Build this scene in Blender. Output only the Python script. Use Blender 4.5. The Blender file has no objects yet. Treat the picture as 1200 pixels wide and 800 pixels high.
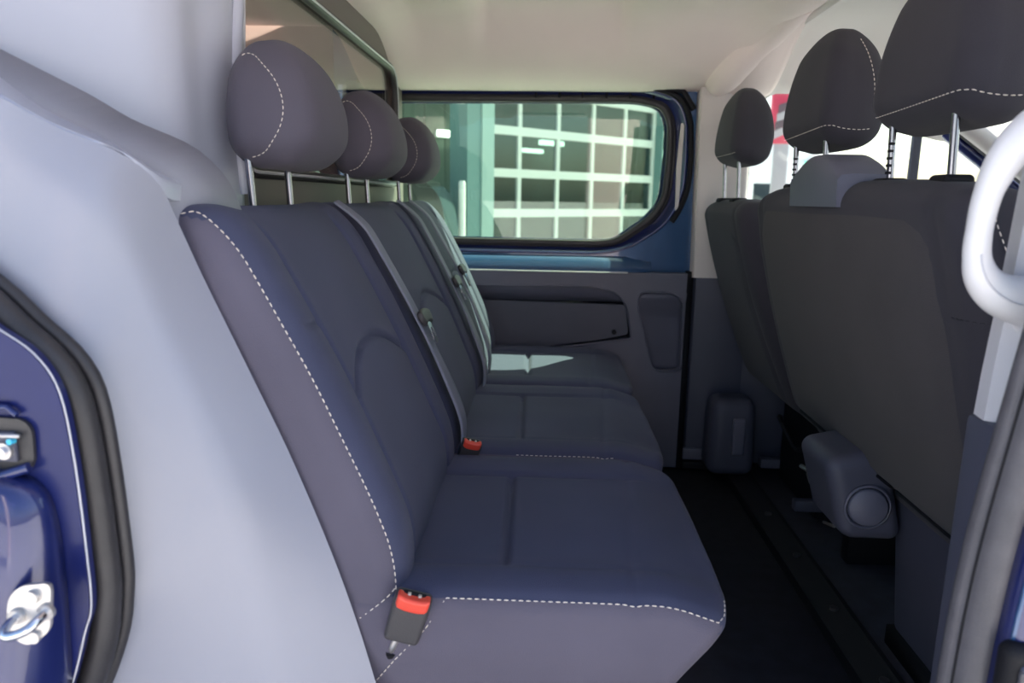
import bpy, bmesh, math, random
from mathutils import Vector, Matrix, noise
random.seed(7)
D = bpy.data
COL = bpy.context.scene.collection
SC = bpy.context.scene
PI = math.pi

# ------------------------------------------------------------------ camera, sky, sun, exposure
def make_camera():
    yaw, pitch, roll = math.radians(2.7), math.radians(11.2), math.radians(0.9)
    f = Vector((-math.sin(yaw) * math.cos(pitch), math.cos(yaw) * math.cos(pitch), -math.sin(pitch)))
    r = Vector((math.cos(yaw), math.sin(yaw), 0))
    u = r.cross(f)
    r2 = r * math.cos(roll) + u * math.sin(roll)
    u2 = -r * math.sin(roll) + u * math.cos(roll)
    cd = D.cameras.new('camera')
    cd.sensor_width = 36.0
    cd.lens = 850 / 1200 * 36.0
    cd.clip_start = 0.02
    cd.dof.use_dof = True
    cd.dof.focus_distance = 1.25
    cd.dof.aperture_fstop = 5.0
    co = D.objects.new('camera', cd)
    m = Matrix((r2, u2, -f)).transposed().to_4x4()
    m.translation = Vector((0, 0, 0.9))
    co.matrix_world = m
    COL.objects.link(co)
    SC.camera = co
make_camera()

SUN_DIR = Vector((-0.56, -0.62, -1.0)).normalized()      # the way the sunlight travels
w = D.worlds.new('sky'); SC.world = w; w.use_nodes = True
nt = w.node_tree; nt.nodes.clear()
sky = nt.nodes.new('ShaderNodeTexSky'); sky.sky_type = 'NISHITA'; sky.sun_disc = False
sky.sun_elevation = math.radians(50)
sky.sun_rotation = math.atan2(-SUN_DIR.x, -SUN_DIR.y)
sky.dust_density = 3.0; sky.air_density = 1.0; sky.ozone_density = 1.5
bg = nt.nodes.new('ShaderNodeBackground'); bg.inputs['Strength'].default_value = 0.31
wo = nt.nodes.new('ShaderNodeOutputWorld')
nt.links.new(sky.outputs[0], bg.inputs[0]); nt.links.new(bg.outputs[0], wo.inputs[0])
sl = D.lights.new('sun', 'SUN'); sl.energy = 17; sl.angle = math.radians(0.6); sl.color = (1.0, 0.95, 0.87)
so = D.objects.new('sun', sl); COL.objects.link(so)
so.rotation_euler = SUN_DIR.to_track_quat('-Z', 'Y').to_euler(); so.location = (5, 6, 9)
vs = SC.view_settings
vs.view_transform = 'Standard'; vs.look = 'None'; vs.gamma = 1.0; vs.use_curve_mapping = False
vs.exposure = 0.26
SC.cycles.max_bounces = 10; SC.cycles.transparent_max_bounces = 12; SC.cycles.diffuse_bounces = 6

# ------------------------------------------------------------------ materials
def pmat(name, col, rough=0.5, metal=0.0, coat=0.0, sheen=0.0, var=0.0, vscale=8.0, bump=0.0, bscale=400.0, spec=0.5, emit=None):
    m = D.materials.new(name); m.use_nodes = True
    n = m.node_tree; b = n.nodes['Principled BSDF']; L = n.links.new
    b.inputs['Base Color'].default_value = (*col, 1)
    b.inputs['Roughness'].default_value = rough
    b.inputs['Metallic'].default_value = metal
    b.inputs['Coat Weight'].default_value = coat
    b.inputs['Coat Roughness'].default_value = 0.05
    b.inputs['Sheen Weight'].default_value = sheen
    b.inputs['Sheen Roughness'].default_value = 0.5
    b.inputs['Specular IOR Level'].default_value = spec
    tc = n.nodes.new('ShaderNodeTexCoord')
    if var:
        nz = n.nodes.new('ShaderNodeTexNoise'); nz.inputs['Scale'].default_value = vscale; nz.inputs['Detail'].default_value = 4
        L(tc.outputs['Object'], nz.inputs['Vector'])
        cr = n.nodes.new('ShaderNodeValToRGB')
        cr.color_ramp.elements[0].position = 0.3; cr.color_ramp.elements[1].position = 0.7
        cr.color_ramp.elements[0].color = (*[c * (1 - var) for c in col], 1)
        cr.color_ramp.elements[1].color = (*[min(1, c * (1 + var)) for c in col], 1)
        L(nz.outputs['Fac'], cr.inputs['Fac']); L(cr.outputs['Color'], b.inputs['Base Color'])
    if bump:
        nb = n.nodes.new('ShaderNodeTexNoise'); nb.inputs['Scale'].default_value = bscale; nb.inputs['Detail'].default_value = 2
        L(tc.outputs['Object'], nb.inputs['Vector'])
        bp = n.nodes.new('ShaderNodeBump'); bp.inputs['Strength'].default_value = bump; bp.inputs['Distance'].default_value = 0.002
        L(nb.outputs['Fac'], bp.inputs['Height']); L(bp.outputs['Normal'], b.inputs['Normal'])
    if emit:
        b.inputs['Emission Color'].default_value = (*emit[0], 1); b.inputs['Emission Strength'].default_value = emit[1]
    return m

def glass_mat(name, tint, ior=1.5, rough=0.0, refl=(1, 1, 1)):
    m = D.materials.new(name); m.use_nodes = True
    n = m.node_tree; n.nodes.clear(); L = n.links.new
    tr = n.nodes.new('ShaderNodeBsdfTransparent'); tr.inputs['Color'].default_value = (*tint, 1)
    fr = n.nodes.new('ShaderNodeFresnel')
    gl = n.nodes.new('ShaderNodeBsdfGlossy'); gl.inputs['Roughness'].default_value = rough; gl.inputs['Color'].default_value = (*refl, 1)
    # both faces of the thin pane reflect alike (no total internal reflection inside the slab)
    ge = n.nodes.new('ShaderNodeNewGeometry')
    m1 = n.nodes.new('ShaderNodeMath'); m1.operation = 'MULTIPLY_ADD'; m1.inputs[1].default_value = -2; m1.inputs[2].default_value = 1
    m2 = n.nodes.new('ShaderNodeMath'); m2.operation = 'POWER'; m2.inputs[0].default_value = ior
    L(ge.outputs['Backfacing'], m1.inputs[0]); L(m1.outputs[0], m2.inputs[1]); L(m2.outputs[0], fr.inputs['IOR'])
    mx = n.nodes.new('ShaderNodeMixShader'); o = n.nodes.new('ShaderNodeOutputMaterial')
    L(fr.outputs[0], mx.inputs[0]); L(tr.outputs[0], mx.inputs[1]); L(gl.outputs[0], mx.inputs[2]); L(mx.outputs[0], o.inputs['Surface'])
    return m

M = dict(
    fabric=pmat('seat fabric charcoal blue', (0.050, 0.057, 0.110), 0.85, sheen=0.06, var=0.10, vscale=5, bump=0.35, bscale=900),
    fabric_side=pmat('seat side cloth', (0.100, 0.091, 0.128), 0.85, sheen=0.06, var=0.08, vscale=6, bump=0.35, bscale=900),
    fabric_head=pmat('headrest cloth', (0.080, 0.072, 0.098), 0.85, sheen=0.06, var=0.08, vscale=6, bump=0.35, bscale=900),
    paint_in=pmat('unpolished blue paint', (0.012, 0.018, 0.100), 0.35, spec=0.25, coat=0.15, var=0.05, vscale=20),
    fabric_black=pmat('front seat cloth', (0.038, 0.036, 0.048), 0.9, sheen=0.06, var=0.10, vscale=5, bump=0.35, bscale=900),
    carpet_back=pmat('seat back felt', (0.056, 0.051, 0.056), 0.95, sheen=0.06, var=0.08, vscale=7, bump=0.5, bscale=700),
    thread=pmat('cream thread', (0.75, 0.68, 0.60), 0.7),
    dark_thread=pmat('dark thread', (0.02, 0.02, 0.03), 0.7),
    trim=pmat('grey moulded trim', (0.305, 0.315, 0.375), 0.30, spec=0.65, var=0.03, vscale=3, bump=0.12, bscale=1200),
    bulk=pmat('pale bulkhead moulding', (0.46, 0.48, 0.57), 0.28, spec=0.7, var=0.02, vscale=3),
    dark_plastic=pmat('dark moulded plastic', (0.068, 0.072, 0.105), 0.5, var=0.06, bump=0.2, bscale=900),
    mid_plastic=pmat('slate plastic', (0.125, 0.128, 0.175), 0.45, var=0.05, bump=0.2, bscale=900),
    black=pmat('black plastic', (0.010, 0.010, 0.013), 0.65, spec=0.25, bump=0.15),
    rubber=pmat('black rubber', (0.035, 0.033, 0.036), 0.45, var=0.15, vscale=30, bump=0.2, bscale=500),
    seal=pmat('weather seal rubber', (0.10, 0.095, 0.105), 0.5, var=0.12, vscale=40, bump=0.25, bscale=500),
    paint=pmat('dark blue metallic paint', (0.010, 0.018, 0.110), 0.28, metal=0.15, coat=1.0, var=0.05, vscale=20),
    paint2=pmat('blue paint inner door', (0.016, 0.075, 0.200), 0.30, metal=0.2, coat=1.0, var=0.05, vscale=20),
    headliner=pmat('beige headliner', (0.86, 0.735, 0.69), 0.9, var=0.03, vscale=4, bump=0.2, bscale=600),
    beige=pmat('beige pillar plastic', (0.64, 0.59, 0.56), 0.5, bump=0.1),
    white=pmat('white plastic', (0.80, 0.79, 0.80), 0.32, bump=0.05),
    pale=pmat('pale grey plastic', (0.62, 0.62, 0.66), 0.4),
    brownband=pmat('brown grey bulkhead trim', (0.17, 0.145, 0.135), 0.6, bump=0.1),
    chrome=pmat('polished steel', (0.72, 0.72, 0.75), 0.14, metal=1.0),
    stay=pmat('dark chrome stay', (0.38, 0.38, 0.42), 0.18, metal=1.0),
    steel=pmat('zinc steel', (0.62, 0.60, 0.58), 0.35, metal=0.85, var=0.12, vscale=60),
    webbing=pmat('belt webbing', (0.21, 0.22, 0.29), 0.65, bump=0.5, bscale=500),
    red=pmat('red button plastic', (0.75, 0.07, 0.04), 0.35),
    buckle=pmat('buckle plastic', (0.055, 0.052, 0.055), 0.45, bump=0.15),
    mat=pmat('rubber floor mat', (0.024, 0.026, 0.040), 0.75, var=0.25, vscale=25, bump=0.5, bscale=500),
    glass=glass_mat('green tinted glass', (0.735, 0.868, 0.735), 1.5),
    glass_clear=glass_mat('clear glass', (0.90, 0.95, 0.93), 1.45),
    glass_bulk=glass_mat('bulkhead glass', (0.80, 0.76, 0.73), 2.3),
    cargo=pmat('cargo lining', (0.62, 0.49, 0.44), 0.8),
    asphalt=pmat('pale paving', (0.49, 0.48, 0.47), 0.9, var=0.15, vscale=1.5, bump=0.3, bscale=60),
    teal=pmat('green grey steel column', (0.15, 0.26, 0.27), 0.5),
    teal_light=pmat('pale green steel and lit column face', (0.33, 0.45, 0.45), 0.5),
    frame_white=pmat('white door frame', (0.66, 0.66, 0.67), 0.5),
    pane=glass_mat('hall glazing', (0.55, 0.62, 0.62), 1.55),
    cladding=pmat('grey green cladding', (0.34, 0.37, 0.33), 0.6),
    hall=pmat('hall interior', (0.42, 0.50, 0.50), 0.8),
    hall_floor=pmat('hall floor', (0.22, 0.23, 0.24), 0.5),
    tube=pmat('lamp tube', (1, 1, 1), 0.5, emit=((0.95, 1.0, 0.97), 6.0)),
    wallwhite=pmat('white render', (0.82, 0.80, 0.78), 0.8, var=0.04),
    signred=pmat('red sign face', (0.52, 0.03, 0.07), 0.5),
    signdark=pmat('dark sign lettering', (0.10, 0.06, 0.07), 0.5),
    signgrey=pmat('grey sign lettering', (0.38, 0.34, 0.34), 0.5),
    exitgreen=pmat('exit sign green', (0.05, 0.6, 0.3), 0.5, emit=((0.1, 0.9, 0.45), 1.2)),
    carpaint=pmat('black car paint', (0.010, 0.012, 0.016), 0.25, coat=1.0),
    carglass=pmat('dark car glass', (0.02, 0.03, 0.03), 0.08),
    tyre=pmat('tyre', (0.02, 0.02, 0.02), 0.8),
    toolblue=pmat('blue cabinet', (0.03, 0.10, 0.30), 0.4),
)

# ------------------------------------------------------------------ helpers
def link(name, me, mat=None, parent=None, smooth=True):
    o = D.objects.new(name, me); COL.objects.link(o)
    if mat: me.materials.append(mat)
    if parent: o.parent = parent
    if smooth:
        for p in me.polygons: p.use_smooth = True
    return o

def mesh(name, verts, faces, mat, parent=None, smooth=True, fix=True, angle=40):
    me = D.meshes.new(name)
    me.from_pydata([tuple(v) for v in verts], [], faces)
    if fix:
        bm = bmesh.new(); bm.from_mesh(me)
        bmesh.ops.recalc_face_normals(bm, faces=bm.faces)
        if smooth:
            for e in bm.edges:
                if len(e.link_faces) == 2 and e.calc_face_angle(0) > math.radians(angle): e.smooth = False
        bm.to_mesh(me); bm.free()
    return link(name, me, mat, parent, smooth)

def from_bm(name, bm, mat, parent=None, smooth=True, angle=40):
    bmesh.ops.recalc_face_normals(bm, faces=bm.faces)
    if smooth:
        for e in bm.edges:
            if len(e.link_faces) == 2 and e.calc_face_angle(0) > math.radians(angle): e.smooth = False
    me = D.meshes.new(name); bm.to_mesh(me); bm.free()
    return link(name, me, mat, parent, smooth)

def empty(name, loc=(0, 0, 0)):
    # things are built straight in world coordinates; children keep an inverse so the empty marks the base
    o = D.objects.new(name, None); COL.objects.link(o); o.location = loc; o.empty_display_size = 0.05
    return o

def adopt(root):
    inv = Matrix.Translation(root.location).inverted()
    for c in root.children: c.matrix_parent_inverse = inv

def tag(o, label, cat, group=None):
    o['label'] = label; o['category'] = cat
    if group: o['group'] = group
    return o

def struct(o, label, cat):
    o['kind'] = 'structure'; o['label'] = label; o['category'] = cat
    return o

def catmull(pts, n, closed=False):
    P = [Vector(p) for p in pts]; N = len(P); out = []
    segs = N if closed else N - 1
    for i in range(segs):
        if closed: a, b, c, d = P[(i - 1) % N], P[i], P[(i + 1) % N], P[(i + 2) % N]
        else: a, b, c, d = P[max(i - 1, 0)], P[i], P[i + 1], P[min(i + 2, N - 1)]
        for k in range(n):
            t = k / n
            out.append(0.5 * ((2 * b) + (c - a) * t + (2 * a - 5 * b + 4 * c - d) * t * t + (3 * b - a - 3 * c + d) * t ** 3))
    if not closed: out.append(P[-1])
    return out

def resample(pts, n, closed=False):
    P = [Vector(p) for p in pts]
    if closed: P = P + [P[0]]
    d = [0]
    for a, b in zip(P, P[1:]): d.append(d[-1] + (b - a).length)
    T = d[-1]; out = []; j = 0
    m = n if closed else n - 1
    for i in range(n):
        s = T * i / m
        while j < len(d) - 2 and d[j + 1] < s: j += 1
        L = d[j + 1] - d[j]
        out.append(P[j].lerp(P[j + 1], 0 if L < 1e-9 else min(1, (s - d[j]) / L)))
    return out

def round_poly(pts, r, seg=5):
    # fillet the corners of a closed 2d polygon
    out = []; N = len(pts)
    for i in range(N):
        p = Vector(pts[i]); a = Vector(pts[i - 1]) - p; b = Vector(pts[(i + 1) % N]) - p
        rr = r[i] if isinstance(r, (list, tuple)) else r
        k = min(rr, a.length * 0.48, b.length * 0.48)
        A = p + a.normalized() * k; B = p + b.normalized() * k
        for s in range(seg + 1):
            t = s / seg
            out.append((1 - t) ** 2 * A + 2 * t * (1 - t) * p + t * t * B)
    return out

def box_bm(bm, x0, x1, y0, y1, z0, z1):
    vs_ = [bm.verts.new((x, y, z)) for x in (x0, x1) for y in (y0, y1) for z in (z0, z1)]
    for f in ((0, 1, 3, 2), (4, 6, 7, 5), (0, 4, 5, 1), (2, 3, 7, 6), (0, 2, 6, 4), (1, 5, 7, 3)):
        bm.faces.new([vs_[i] for i in f])

def box(name, x0, x1, y0, y1, z0, z1, mat, parent=None, bev=0.0, seg=2):
    bm = bmesh.new(); box_bm(bm, x0, x1, y0, y1, z0, z1)
    if bev: bmesh.ops.bevel(bm, geom=bm.edges[:], offset=bev, segments=seg, affect='EDGES', profile=0.5)
    return from_bm(name, bm, mat, parent)

def tube_data(pts, r, seg=10, closed=False, flat=1.0, ref=Vector((0, 1, 0)), cap=True):
    P = [Vector(p) for p in pts]; N = len(P); V = []; Fc = []
    rr = r if isinstance(r, (list, tuple)) else [r] * N
    for i in range(N):
        if closed: t = (P[(i + 1) % N] - P[i - 1]).normalized()
        else: t = (P[min(i + 1, N - 1)] - P[max(i - 1, 0)]).normalized()
        a = ref - t * ref.dot(t)
        if a.length < 1e-4: a = Vector((1, 0, 0)) - t * t.x
        a.normalize(); b = t.cross(a)
        for k in range(seg):
            th = 2 * PI * k / seg
            V.append(P[i] + a * math.cos(th) * rr[i] * flat + b * math.sin(th) * rr[i])
    for i in range(N if closed else N - 1):
        j = (i + 1) % N
        for k in range(seg):
            l = (k + 1) % seg
            Fc.append((i * seg + k, i * seg + l, j * seg + l, j * seg + k))
    if not closed and cap:
        Fc.append(tuple(range(seg))); Fc.append(tuple((N - 1) * seg + k for k in range(seg)))
    return V, Fc

def tube(name, pts, r, mat, parent=None, **k):
    V, Fc = tube_data(pts, r, **k)
    return mesh(name, V, Fc, mat, parent, angle=60)

def loft(name, rows, mat, parent=None, closed_u=False, closed_v=False, thick=0.0, angle=40, cap=False):
    n = len(rows); m = len(rows[0]); V = [Vector(p) for r in rows for p in r]; Fc = []
    for i in range(n if closed_v else n - 1):
        for j in range(m if closed_u else m - 1):
            a, b = i * m + j, i * m + (j + 1) % m
            c, d = ((i + 1) % n) * m + (j + 1) % m, ((i + 1) % n) * m + j
            Fc.append((a, b, c, d))
    if cap:
        Fc.append(tuple(range(m))); Fc.append(tuple((n - 1) * m + j for j in range(m)))
    o = mesh(name, V, Fc, mat, parent, angle=angle)
    if thick:
        s = o.modifiers.new('thickness', 'SOLIDIFY'); s.thickness = thick; s.offset = -1
    return o

def plate(name, outer, holes, to3, depth, mat, parent=None, angle=30):
    # flat plate with holes: outer / holes are 2d loops, to3(p, d) lifts them (d = 0 front, d = depth back)
    bm = bmesh.new()
    for d in (0, depth):
        es = []
        for lp in [outer] + holes:
            vv = [bm.verts.new(to3(p, d)) for p in lp]
            es += [bm.edges.new((vv[i], vv[(i + 1) % len(vv)])) for i in range(len(vv))]
        bmesh.ops.triangle_fill(bm, edges=es, use_beauty=True, use_dissolve=False)
    for lp in [outer] + holes:
        a = [bm.verts.new(to3(p, 0)) for p in lp]; b = [bm.verts.new(to3(p, depth)) for p in lp]
        for i in range(len(lp)):
            j = (i + 1) % len(lp); bm.faces.new((a[i], a[j], b[j], b[i]))
    bmesh.ops.remove_doubles(bm, verts=bm.verts, dist=1e-5)
    return from_bm(name, bm, mat, parent, angle=angle)

def axis_pts(h, r, n, k=4):
    inner = h - r
    e = [inner + r * math.tan(PI / 4 * i / k) for i in range(1, k + 1)]
    mid = [-inner + 2 * inner * i / n for i in range(n + 1)]
    return [-x for x in reversed(e)] + mid + e

class Soft:
    """rounded box, subdivided, pushed through a shaping function"""
    def __init__(s, h, r, n, fn, k=4):
        s.h, s.r, s.n, s.fn, s.k = Vector(h), r, n, fn, k
    def rnd(s, p):
        q = Vector([max(-(s.h[i] - s.r), min(s.h[i] - s.r, p[i])) for i in range(3)])
        d = Vector(p) - q
        return q + d.normalized() * s.r if d.length > 1e-9 else Vector(p)
    def at(s, p): return s.fn(s.rnd(p))
    def build(s, name, mat, parent=None, angle=180):
        ax = [axis_pts(s.h[i], s.r, s.n[i], s.k) for i in range(3)]
        idx = {}; V = []; Fc = []
        def vid(p):
            key = tuple(round(c, 6) for c in p)
            if key not in idx: idx[key] = len(V); V.append(s.at(p))
            return idx[key]
        for a in range(3):
            b, c = (a + 1) % 3, (a + 2) % 3
            for sg in (-1, 1):
                for i in range(len(ax[b]) - 1):
                    for j in range(len(ax[c]) - 1):
                        q = []
                        for (ii, jj) in ((i, j), (i + 1, j), (i + 1, j + 1), (i, j + 1)):
                            p = [0, 0, 0]; p[a] = sg * s.h[a]; p[b] = ax[b][ii]; p[c] = ax[c][jj]; q.append(vid(p))
                        Fc.append(tuple(q if sg > 0 else reversed(q)))
        return mesh(name, V, Fc, mat, parent, angle=angle)

def stitch(name, pts, mat, parent, dash=0.0055, gap=0.0035, r=0.0009, norm=None):
    P = [Vector(p) for p in pts]; d = [0]
    for a, b in zip(P, P[1:]): d.append(d[-1] + (b - a).length)
    def ev(s):
        for j in range(len(P) - 1):
            if s <= d[j + 1]: return P[j].lerp(P[j + 1], (s - d[j]) / max(1e-9, d[j + 1] - d[j]))
        return P[-1]
    V = []; Fc = []; s = 0
    while s + dash < d[-1]:
        v, f = tube_data([ev(s), ev(s + dash * .5), ev(s + dash)], [r * .6, r, r * .6], seg=5)
        o = len(V); V += v; Fc += [tuple(i + o for i in q) for q in f]; s += dash + gap
    return mesh(name, V, Fc, mat, parent)

def gro(d, wdt, dep): return dep * math.exp(-(d / wdt) ** 2)
def sstep(a, b, x):
    t = max(0, min(1, (x - a) / (b - a))); return t * t * (3 - 2 * t)

# ------------------------------------------------------------------ ground outside
gnd = plate('ground', [(-300, -300), (300, -300), (300, 300), (-300, 300)], [], lambda p, d: (p[0], p[1], -0.55 - d), 0.1, M['asphalt'])
struct(gnd, 'pale sunlit paved yard around the van', 'ground')

# ------------------------------------------------------------------ van shell: floor, ceiling, walls
FARY = 2.44
floor = box('floor', -0.62, 0.66, 0.66, FARY + 0.01, -0.05, 0.0, M['mat'])
struct(floor, 'dark rubber floor mat between rear bench and front seats', 'floor')
box('cab_floor', 0.66, 2.05, 0.64, FARY + 0.01, -0.05, 0.03, M['mat'], floor)
# black threshold strip along the edge of the cab floor, with its upturned lip
strip_pts = [(0.0, 0.0), (0.0, 0.028), (0.006, 0.034), (0.050, 0.040), (0.056, 0.046), (0.066, 0.046), (0.066, 0.0)]
loft('threshold_strip', [[(0.603 + a, y, b) for a, b in strip_pts] for y in (0.70, 1.2, 1.8, 2.20, 2.27)], M['black'], floor, closed_u=True, cap=True)
loft('threshold_strip', [[(0.603 - 0.012 * t + a, 2.27 + 0.14 * t, b) for a, b in strip_pts] for t in (0, 0.3, 0.7, 1)], M['black'], floor, closed_u=True, cap=True)
for y in (0.98, 1.22, 1.46, 1.70, 1.94):
    tube('screw', [(0.637, y, 0.036), (0.637, y, 0.0435)], 0.009, M['rubber'], floor, seg=12)

# ceiling: shaped headliner (rear part), lateral ribs, lower rails above the doors
def ceil_z(x, y):
    e = sstep(2.02, 2.43, y)
    n = 1 - sstep(0.62, 0.95, y)
    z = 1.425 - 0.160 * e ** 1.3 - 0.05 * n
    z += 0.028 * (sstep(-0.24, -0.19, x) - sstep(0.19, 0.23, x)) * (1 - sstep(2.1, 2.3, y))
    z -= 0.05 * (1 - sstep(-0.50, -0.38, x)) * (1 - e)
    z -= 0.035 * math.exp(-((x - 0.60) / 0.06) ** 2)
    return z
xs = [-0.60 + 1.27 * i / 84 for i in range(85)]; ys = [0.62 + 1.83 * i / 60 for i in range(61)]
ceiling = loft('ceiling', [[(x, y, ceil_z(x, y)) for x in xs] for y in ys], M['headliner'], thick=0.03)
struct(ceiling, 'pinkish beige moulded headliner over the rear bench', 'ceiling')
xs2 = [0.66 + 0.60 * i / 30 for i in range(31)]
def ceil2(x, y): 
    s = max(abs(y - 1.53) - 0.62, 0) / 0.29
    return 1.415 - 0.15 * s * s - 0.14 * sstep(0.85, 1.26, x) - 0.02 * math.exp(-((x - 0.66) / 0.02) ** 2)
loft('cab_headliner', [[(x, y, ceil2(x, y)) for x in xs2] for y in ys], pmat('pale cab headliner', (0.82, 0.77, 0.73), 0.9), ceiling, thick=0.03)
# coat hook knob and the seam of the cab headliner
Soft((0.028, 0.010, 0.007), 0.006, (3, 2, 2), lambda p: Vector((0.541, 2.11, 1.390)) + p).build("hook_cap", M['beige'], ceiling)
tube('headliner_seam', [(0.664, y, max(ceil_z(0.664, y), ceil2(0.664, y)) - 0.002) for y in ys[8:58]], 0.004, M['beige'], ceiling, seg=6)
# corner moulding where the hoop meets the far pillar
hp = [Vector((0.50, 2.37, 1.245)), Vector((0.52, 2.33, 1.27)), Vector((0.55, 2.27, 1.315)), Vector((0.60, 2.18, 1.365)), Vector((0.63, 2.0, 1.40))]
tube('corner_moulding', catmull(hp, 6), [0.035 + 0.02 * math.sin(PI * i / 24) for i in range(25)], M['headliner'], ceiling, seg=14, flat=1.0)
# long rail moulding over the far door, swelling towards the pillar
def rail_ring(x):
    t = sstep(0.10, 0.42, x); a = 0.020 + 0.020 * t; b = 0.014 + 0.018 * t
    return [(x, 2.405 - 0.02 * t + a * math.cos(k * PI / 8), 1.272 + 0.01 * t + b * math.sin(k * PI / 8)) for k in range(16)]
loft('rail_moulding', [rail_ring(0.02 + 0.56 * i / 24) for i in range(25)], M['headliner'], ceiling, closed_u=True, cap=True)
# outer roof skin
box('roof_skin', -2.2, 1.10, 0.585, 2.50, 1.47, 1.49, M['paint'], ceiling, bev=0.008)

# ---- rear bulkhead (the wall behind the bench)
GL = round_poly([(1.13, 0.935), (2.315, 0.935), (2.315, 1.275), (1.175, 1.275)], [0.06, 0.05, 0.09, 0.08], 8)
BX = -0.485
wall_rear = plate('wall_rear', [(1.10, 0.02), (2.44, 0.02), (2.44, 1.42), (1.10, 1.42)], [[Vector(p) for p in GL]], lambda p, d: (BX - d, p[0], p[1]), 0.02, M['brownband'])
struct(wall_rear, 'moulded bulkhead behind the rear bench', 'wall')
# curved pale side of the bulkhead between glass and door
def bulk_x(y): return -0.69 + 0.195 * sstep(0.77, 0.99, y) + 0.015 * sstep(1.02, 1.10, y)
yb = [0.60 + 0.52 * i / 48 for i in range(49)]
side_rows = []
for k in range(15):
    z = 0.80 + 0.62 * k / 14
    side_rows.append([(bulk_x(y) - 0.02 * sstep(1.2, 1.42, z), y, z) for y in yb])
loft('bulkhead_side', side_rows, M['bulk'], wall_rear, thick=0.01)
# flange along the glass edge and its black seal
fl = [(BX + 0.012, y, z) for y, z in ((1.118, 0.90), (1.110, 1.0), (1.120, 1.12), (1.150, 1.24), (1.20, 1.38))]
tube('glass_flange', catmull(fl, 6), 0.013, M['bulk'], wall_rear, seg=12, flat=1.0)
tube('glass_seal', [(BX + 0.004, p[0], p[1]) for p in GL], 0.010, M['rubber'], wall_rear, seg=8, closed=True, ref=Vector((1, 0, 0)))
tube('edge_strip', [(BX + 0.012, p[0], p[1]) for p in GL], 0.0032, M['pale'], wall_rear, seg=6, closed=True, ref=Vector((1, 0, 0)))
window_1 = plate('window_1', [Vector(p) for p in GL], [], lambda p, d: (BX - 0.006 - d, p[0], p[1]), 0.004, M['glass_bulk'])
struct(window_1, 'glazed bulkhead window behind the rear headrests', 'window')
# cargo room seen through the glass
CW = [round_poly([(a, 0.72), (a + 0.72, 0.72), (a + 0.72, 1.32), (a, 1.32)], 0.06, 4) for a in (0.74, 1.62)]  # rear windows added so daylight brightens the cargo room
cargo = plate('wall_cargo', [(0.62, -0.02), (2.46, -0.02), (2.46, 1.43), (0.62, 1.43)], [[Vector(p) for p in c] for c in CW], lambda p, d: (-2.1 - d, p[0], p[1]), 0.03, M['cargo'])
struct(cargo, 'beige lined cargo room behind the bulkhead glass', 'wall')
for c in CW: plate('added_rear_pane', [Vector(p) for p in c], [], lambda p, d: (-2.11 - d, p[0], p[1]), 0.004, M['glass_clear'], cargo)
box('cargo_floor', -2.1, -0.62, 0.62, 2.46, -0.05, 0.0, M['cargo'], cargo)
box('cargo_side', -2.1, -0.70, 2.44, 2.47, 0.0, 1.45, M['cargo'], cargo)
box('cargo_side', -2.1, -1.05, 0.60, 0.63, 0.0, 1.45, M['cargo'], cargo)
box('cargo_roof', -2.1, -0.60, 0.62, 2.46, 1.43, 1.46, M['cargo'], cargo)

# ---- big grey side trim beside the bench
TE = [(-0.75, 0.68, 1.10), (-0.562, 0.685, 1.008), (-0.519, 0.69, 0.986), (-0.486, 0.710, 0.963), (-0.440, 0.735, 0.941), (-0.424, 0.755, 0.925), (-0.414, 0.775, 0.903),
      (-0.406, 0.787, 0.868), (-0.384, 0.795, 0.803), (-0.341, 0.795, 0.705), (-0.291, 0.795, 0.588), (-0.239, 0.795, 0.443), (-0.201, 0.795, 0.306), (-0.178, 0.795, 0.188), (-0.165, 0.795, 0.04)]
SI = [(-0.72, 0.66, 0.95), (-0.62, 0.66, 0.895), (-0.564, 0.66, 0.846), (-0.519, 0.66, 0.802), (-0.489, 0.66, 0.770), (-0.460, 0.66, 0.733), (-0.443, 0.66, 0.691), (-0.434, 0.66, 0.603),
      (-0.429, 0.66, 0.510), (-0.427, 0.66, 0.476), (-0.438, 0.66, 0.437), (-0.459, 0.66, 0.390), (-0.517, 0.66, 0.283), (-0.58, 0.66, 0.16), (-0.60, 0.66, 0.04)]
te = resample(catmull(TE, 8), 90); si = resample(catmull(SI, 8), 90)
rows = []
for k in range(15):
    t = k / 14
    rows.append([Vector((a.x + (b.x - a.x) * t, a.y + 0.004 + (b.y - a.y - 0.004) * (0.45 * t / 0.7 if t < 0.7 else 0.45 + 0.55 * ((t - 0.7) / 0.3) ** 1.2) , a.z + (b.z - a.z) * t)) for a, b in zip(si, te)])
# rolled edge and return towards the seat
def te_n(i):
    t = te[min(i + 1, 89)] - te[max(i - 1, 0)]
    return Vector((-t.z, 0, t.x)).normalized() * -1
for (o, dy) in ((0.006, 0.002), (0.011, 0.007), (0.013, 0.014), (0.012, 0.03), (0.004, 0.07), (-0.02, 0.13)):
    rows.append([Vector((p.x + te_n(i).x * o, p.y + dy, p.z + te_n(i).z * o)) for i, p in enumerate(te)])
trim_1 = loft('trim_1', rows, M['trim'], angle=60)
sm = trim_1.modifiers.new('thickness', 'SOLIDIFY'); sm.thickness = 0.004; sm.offset = -1
struct(trim_1, 'large grey moulded side trim beside the rear bench', 'trim')
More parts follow.
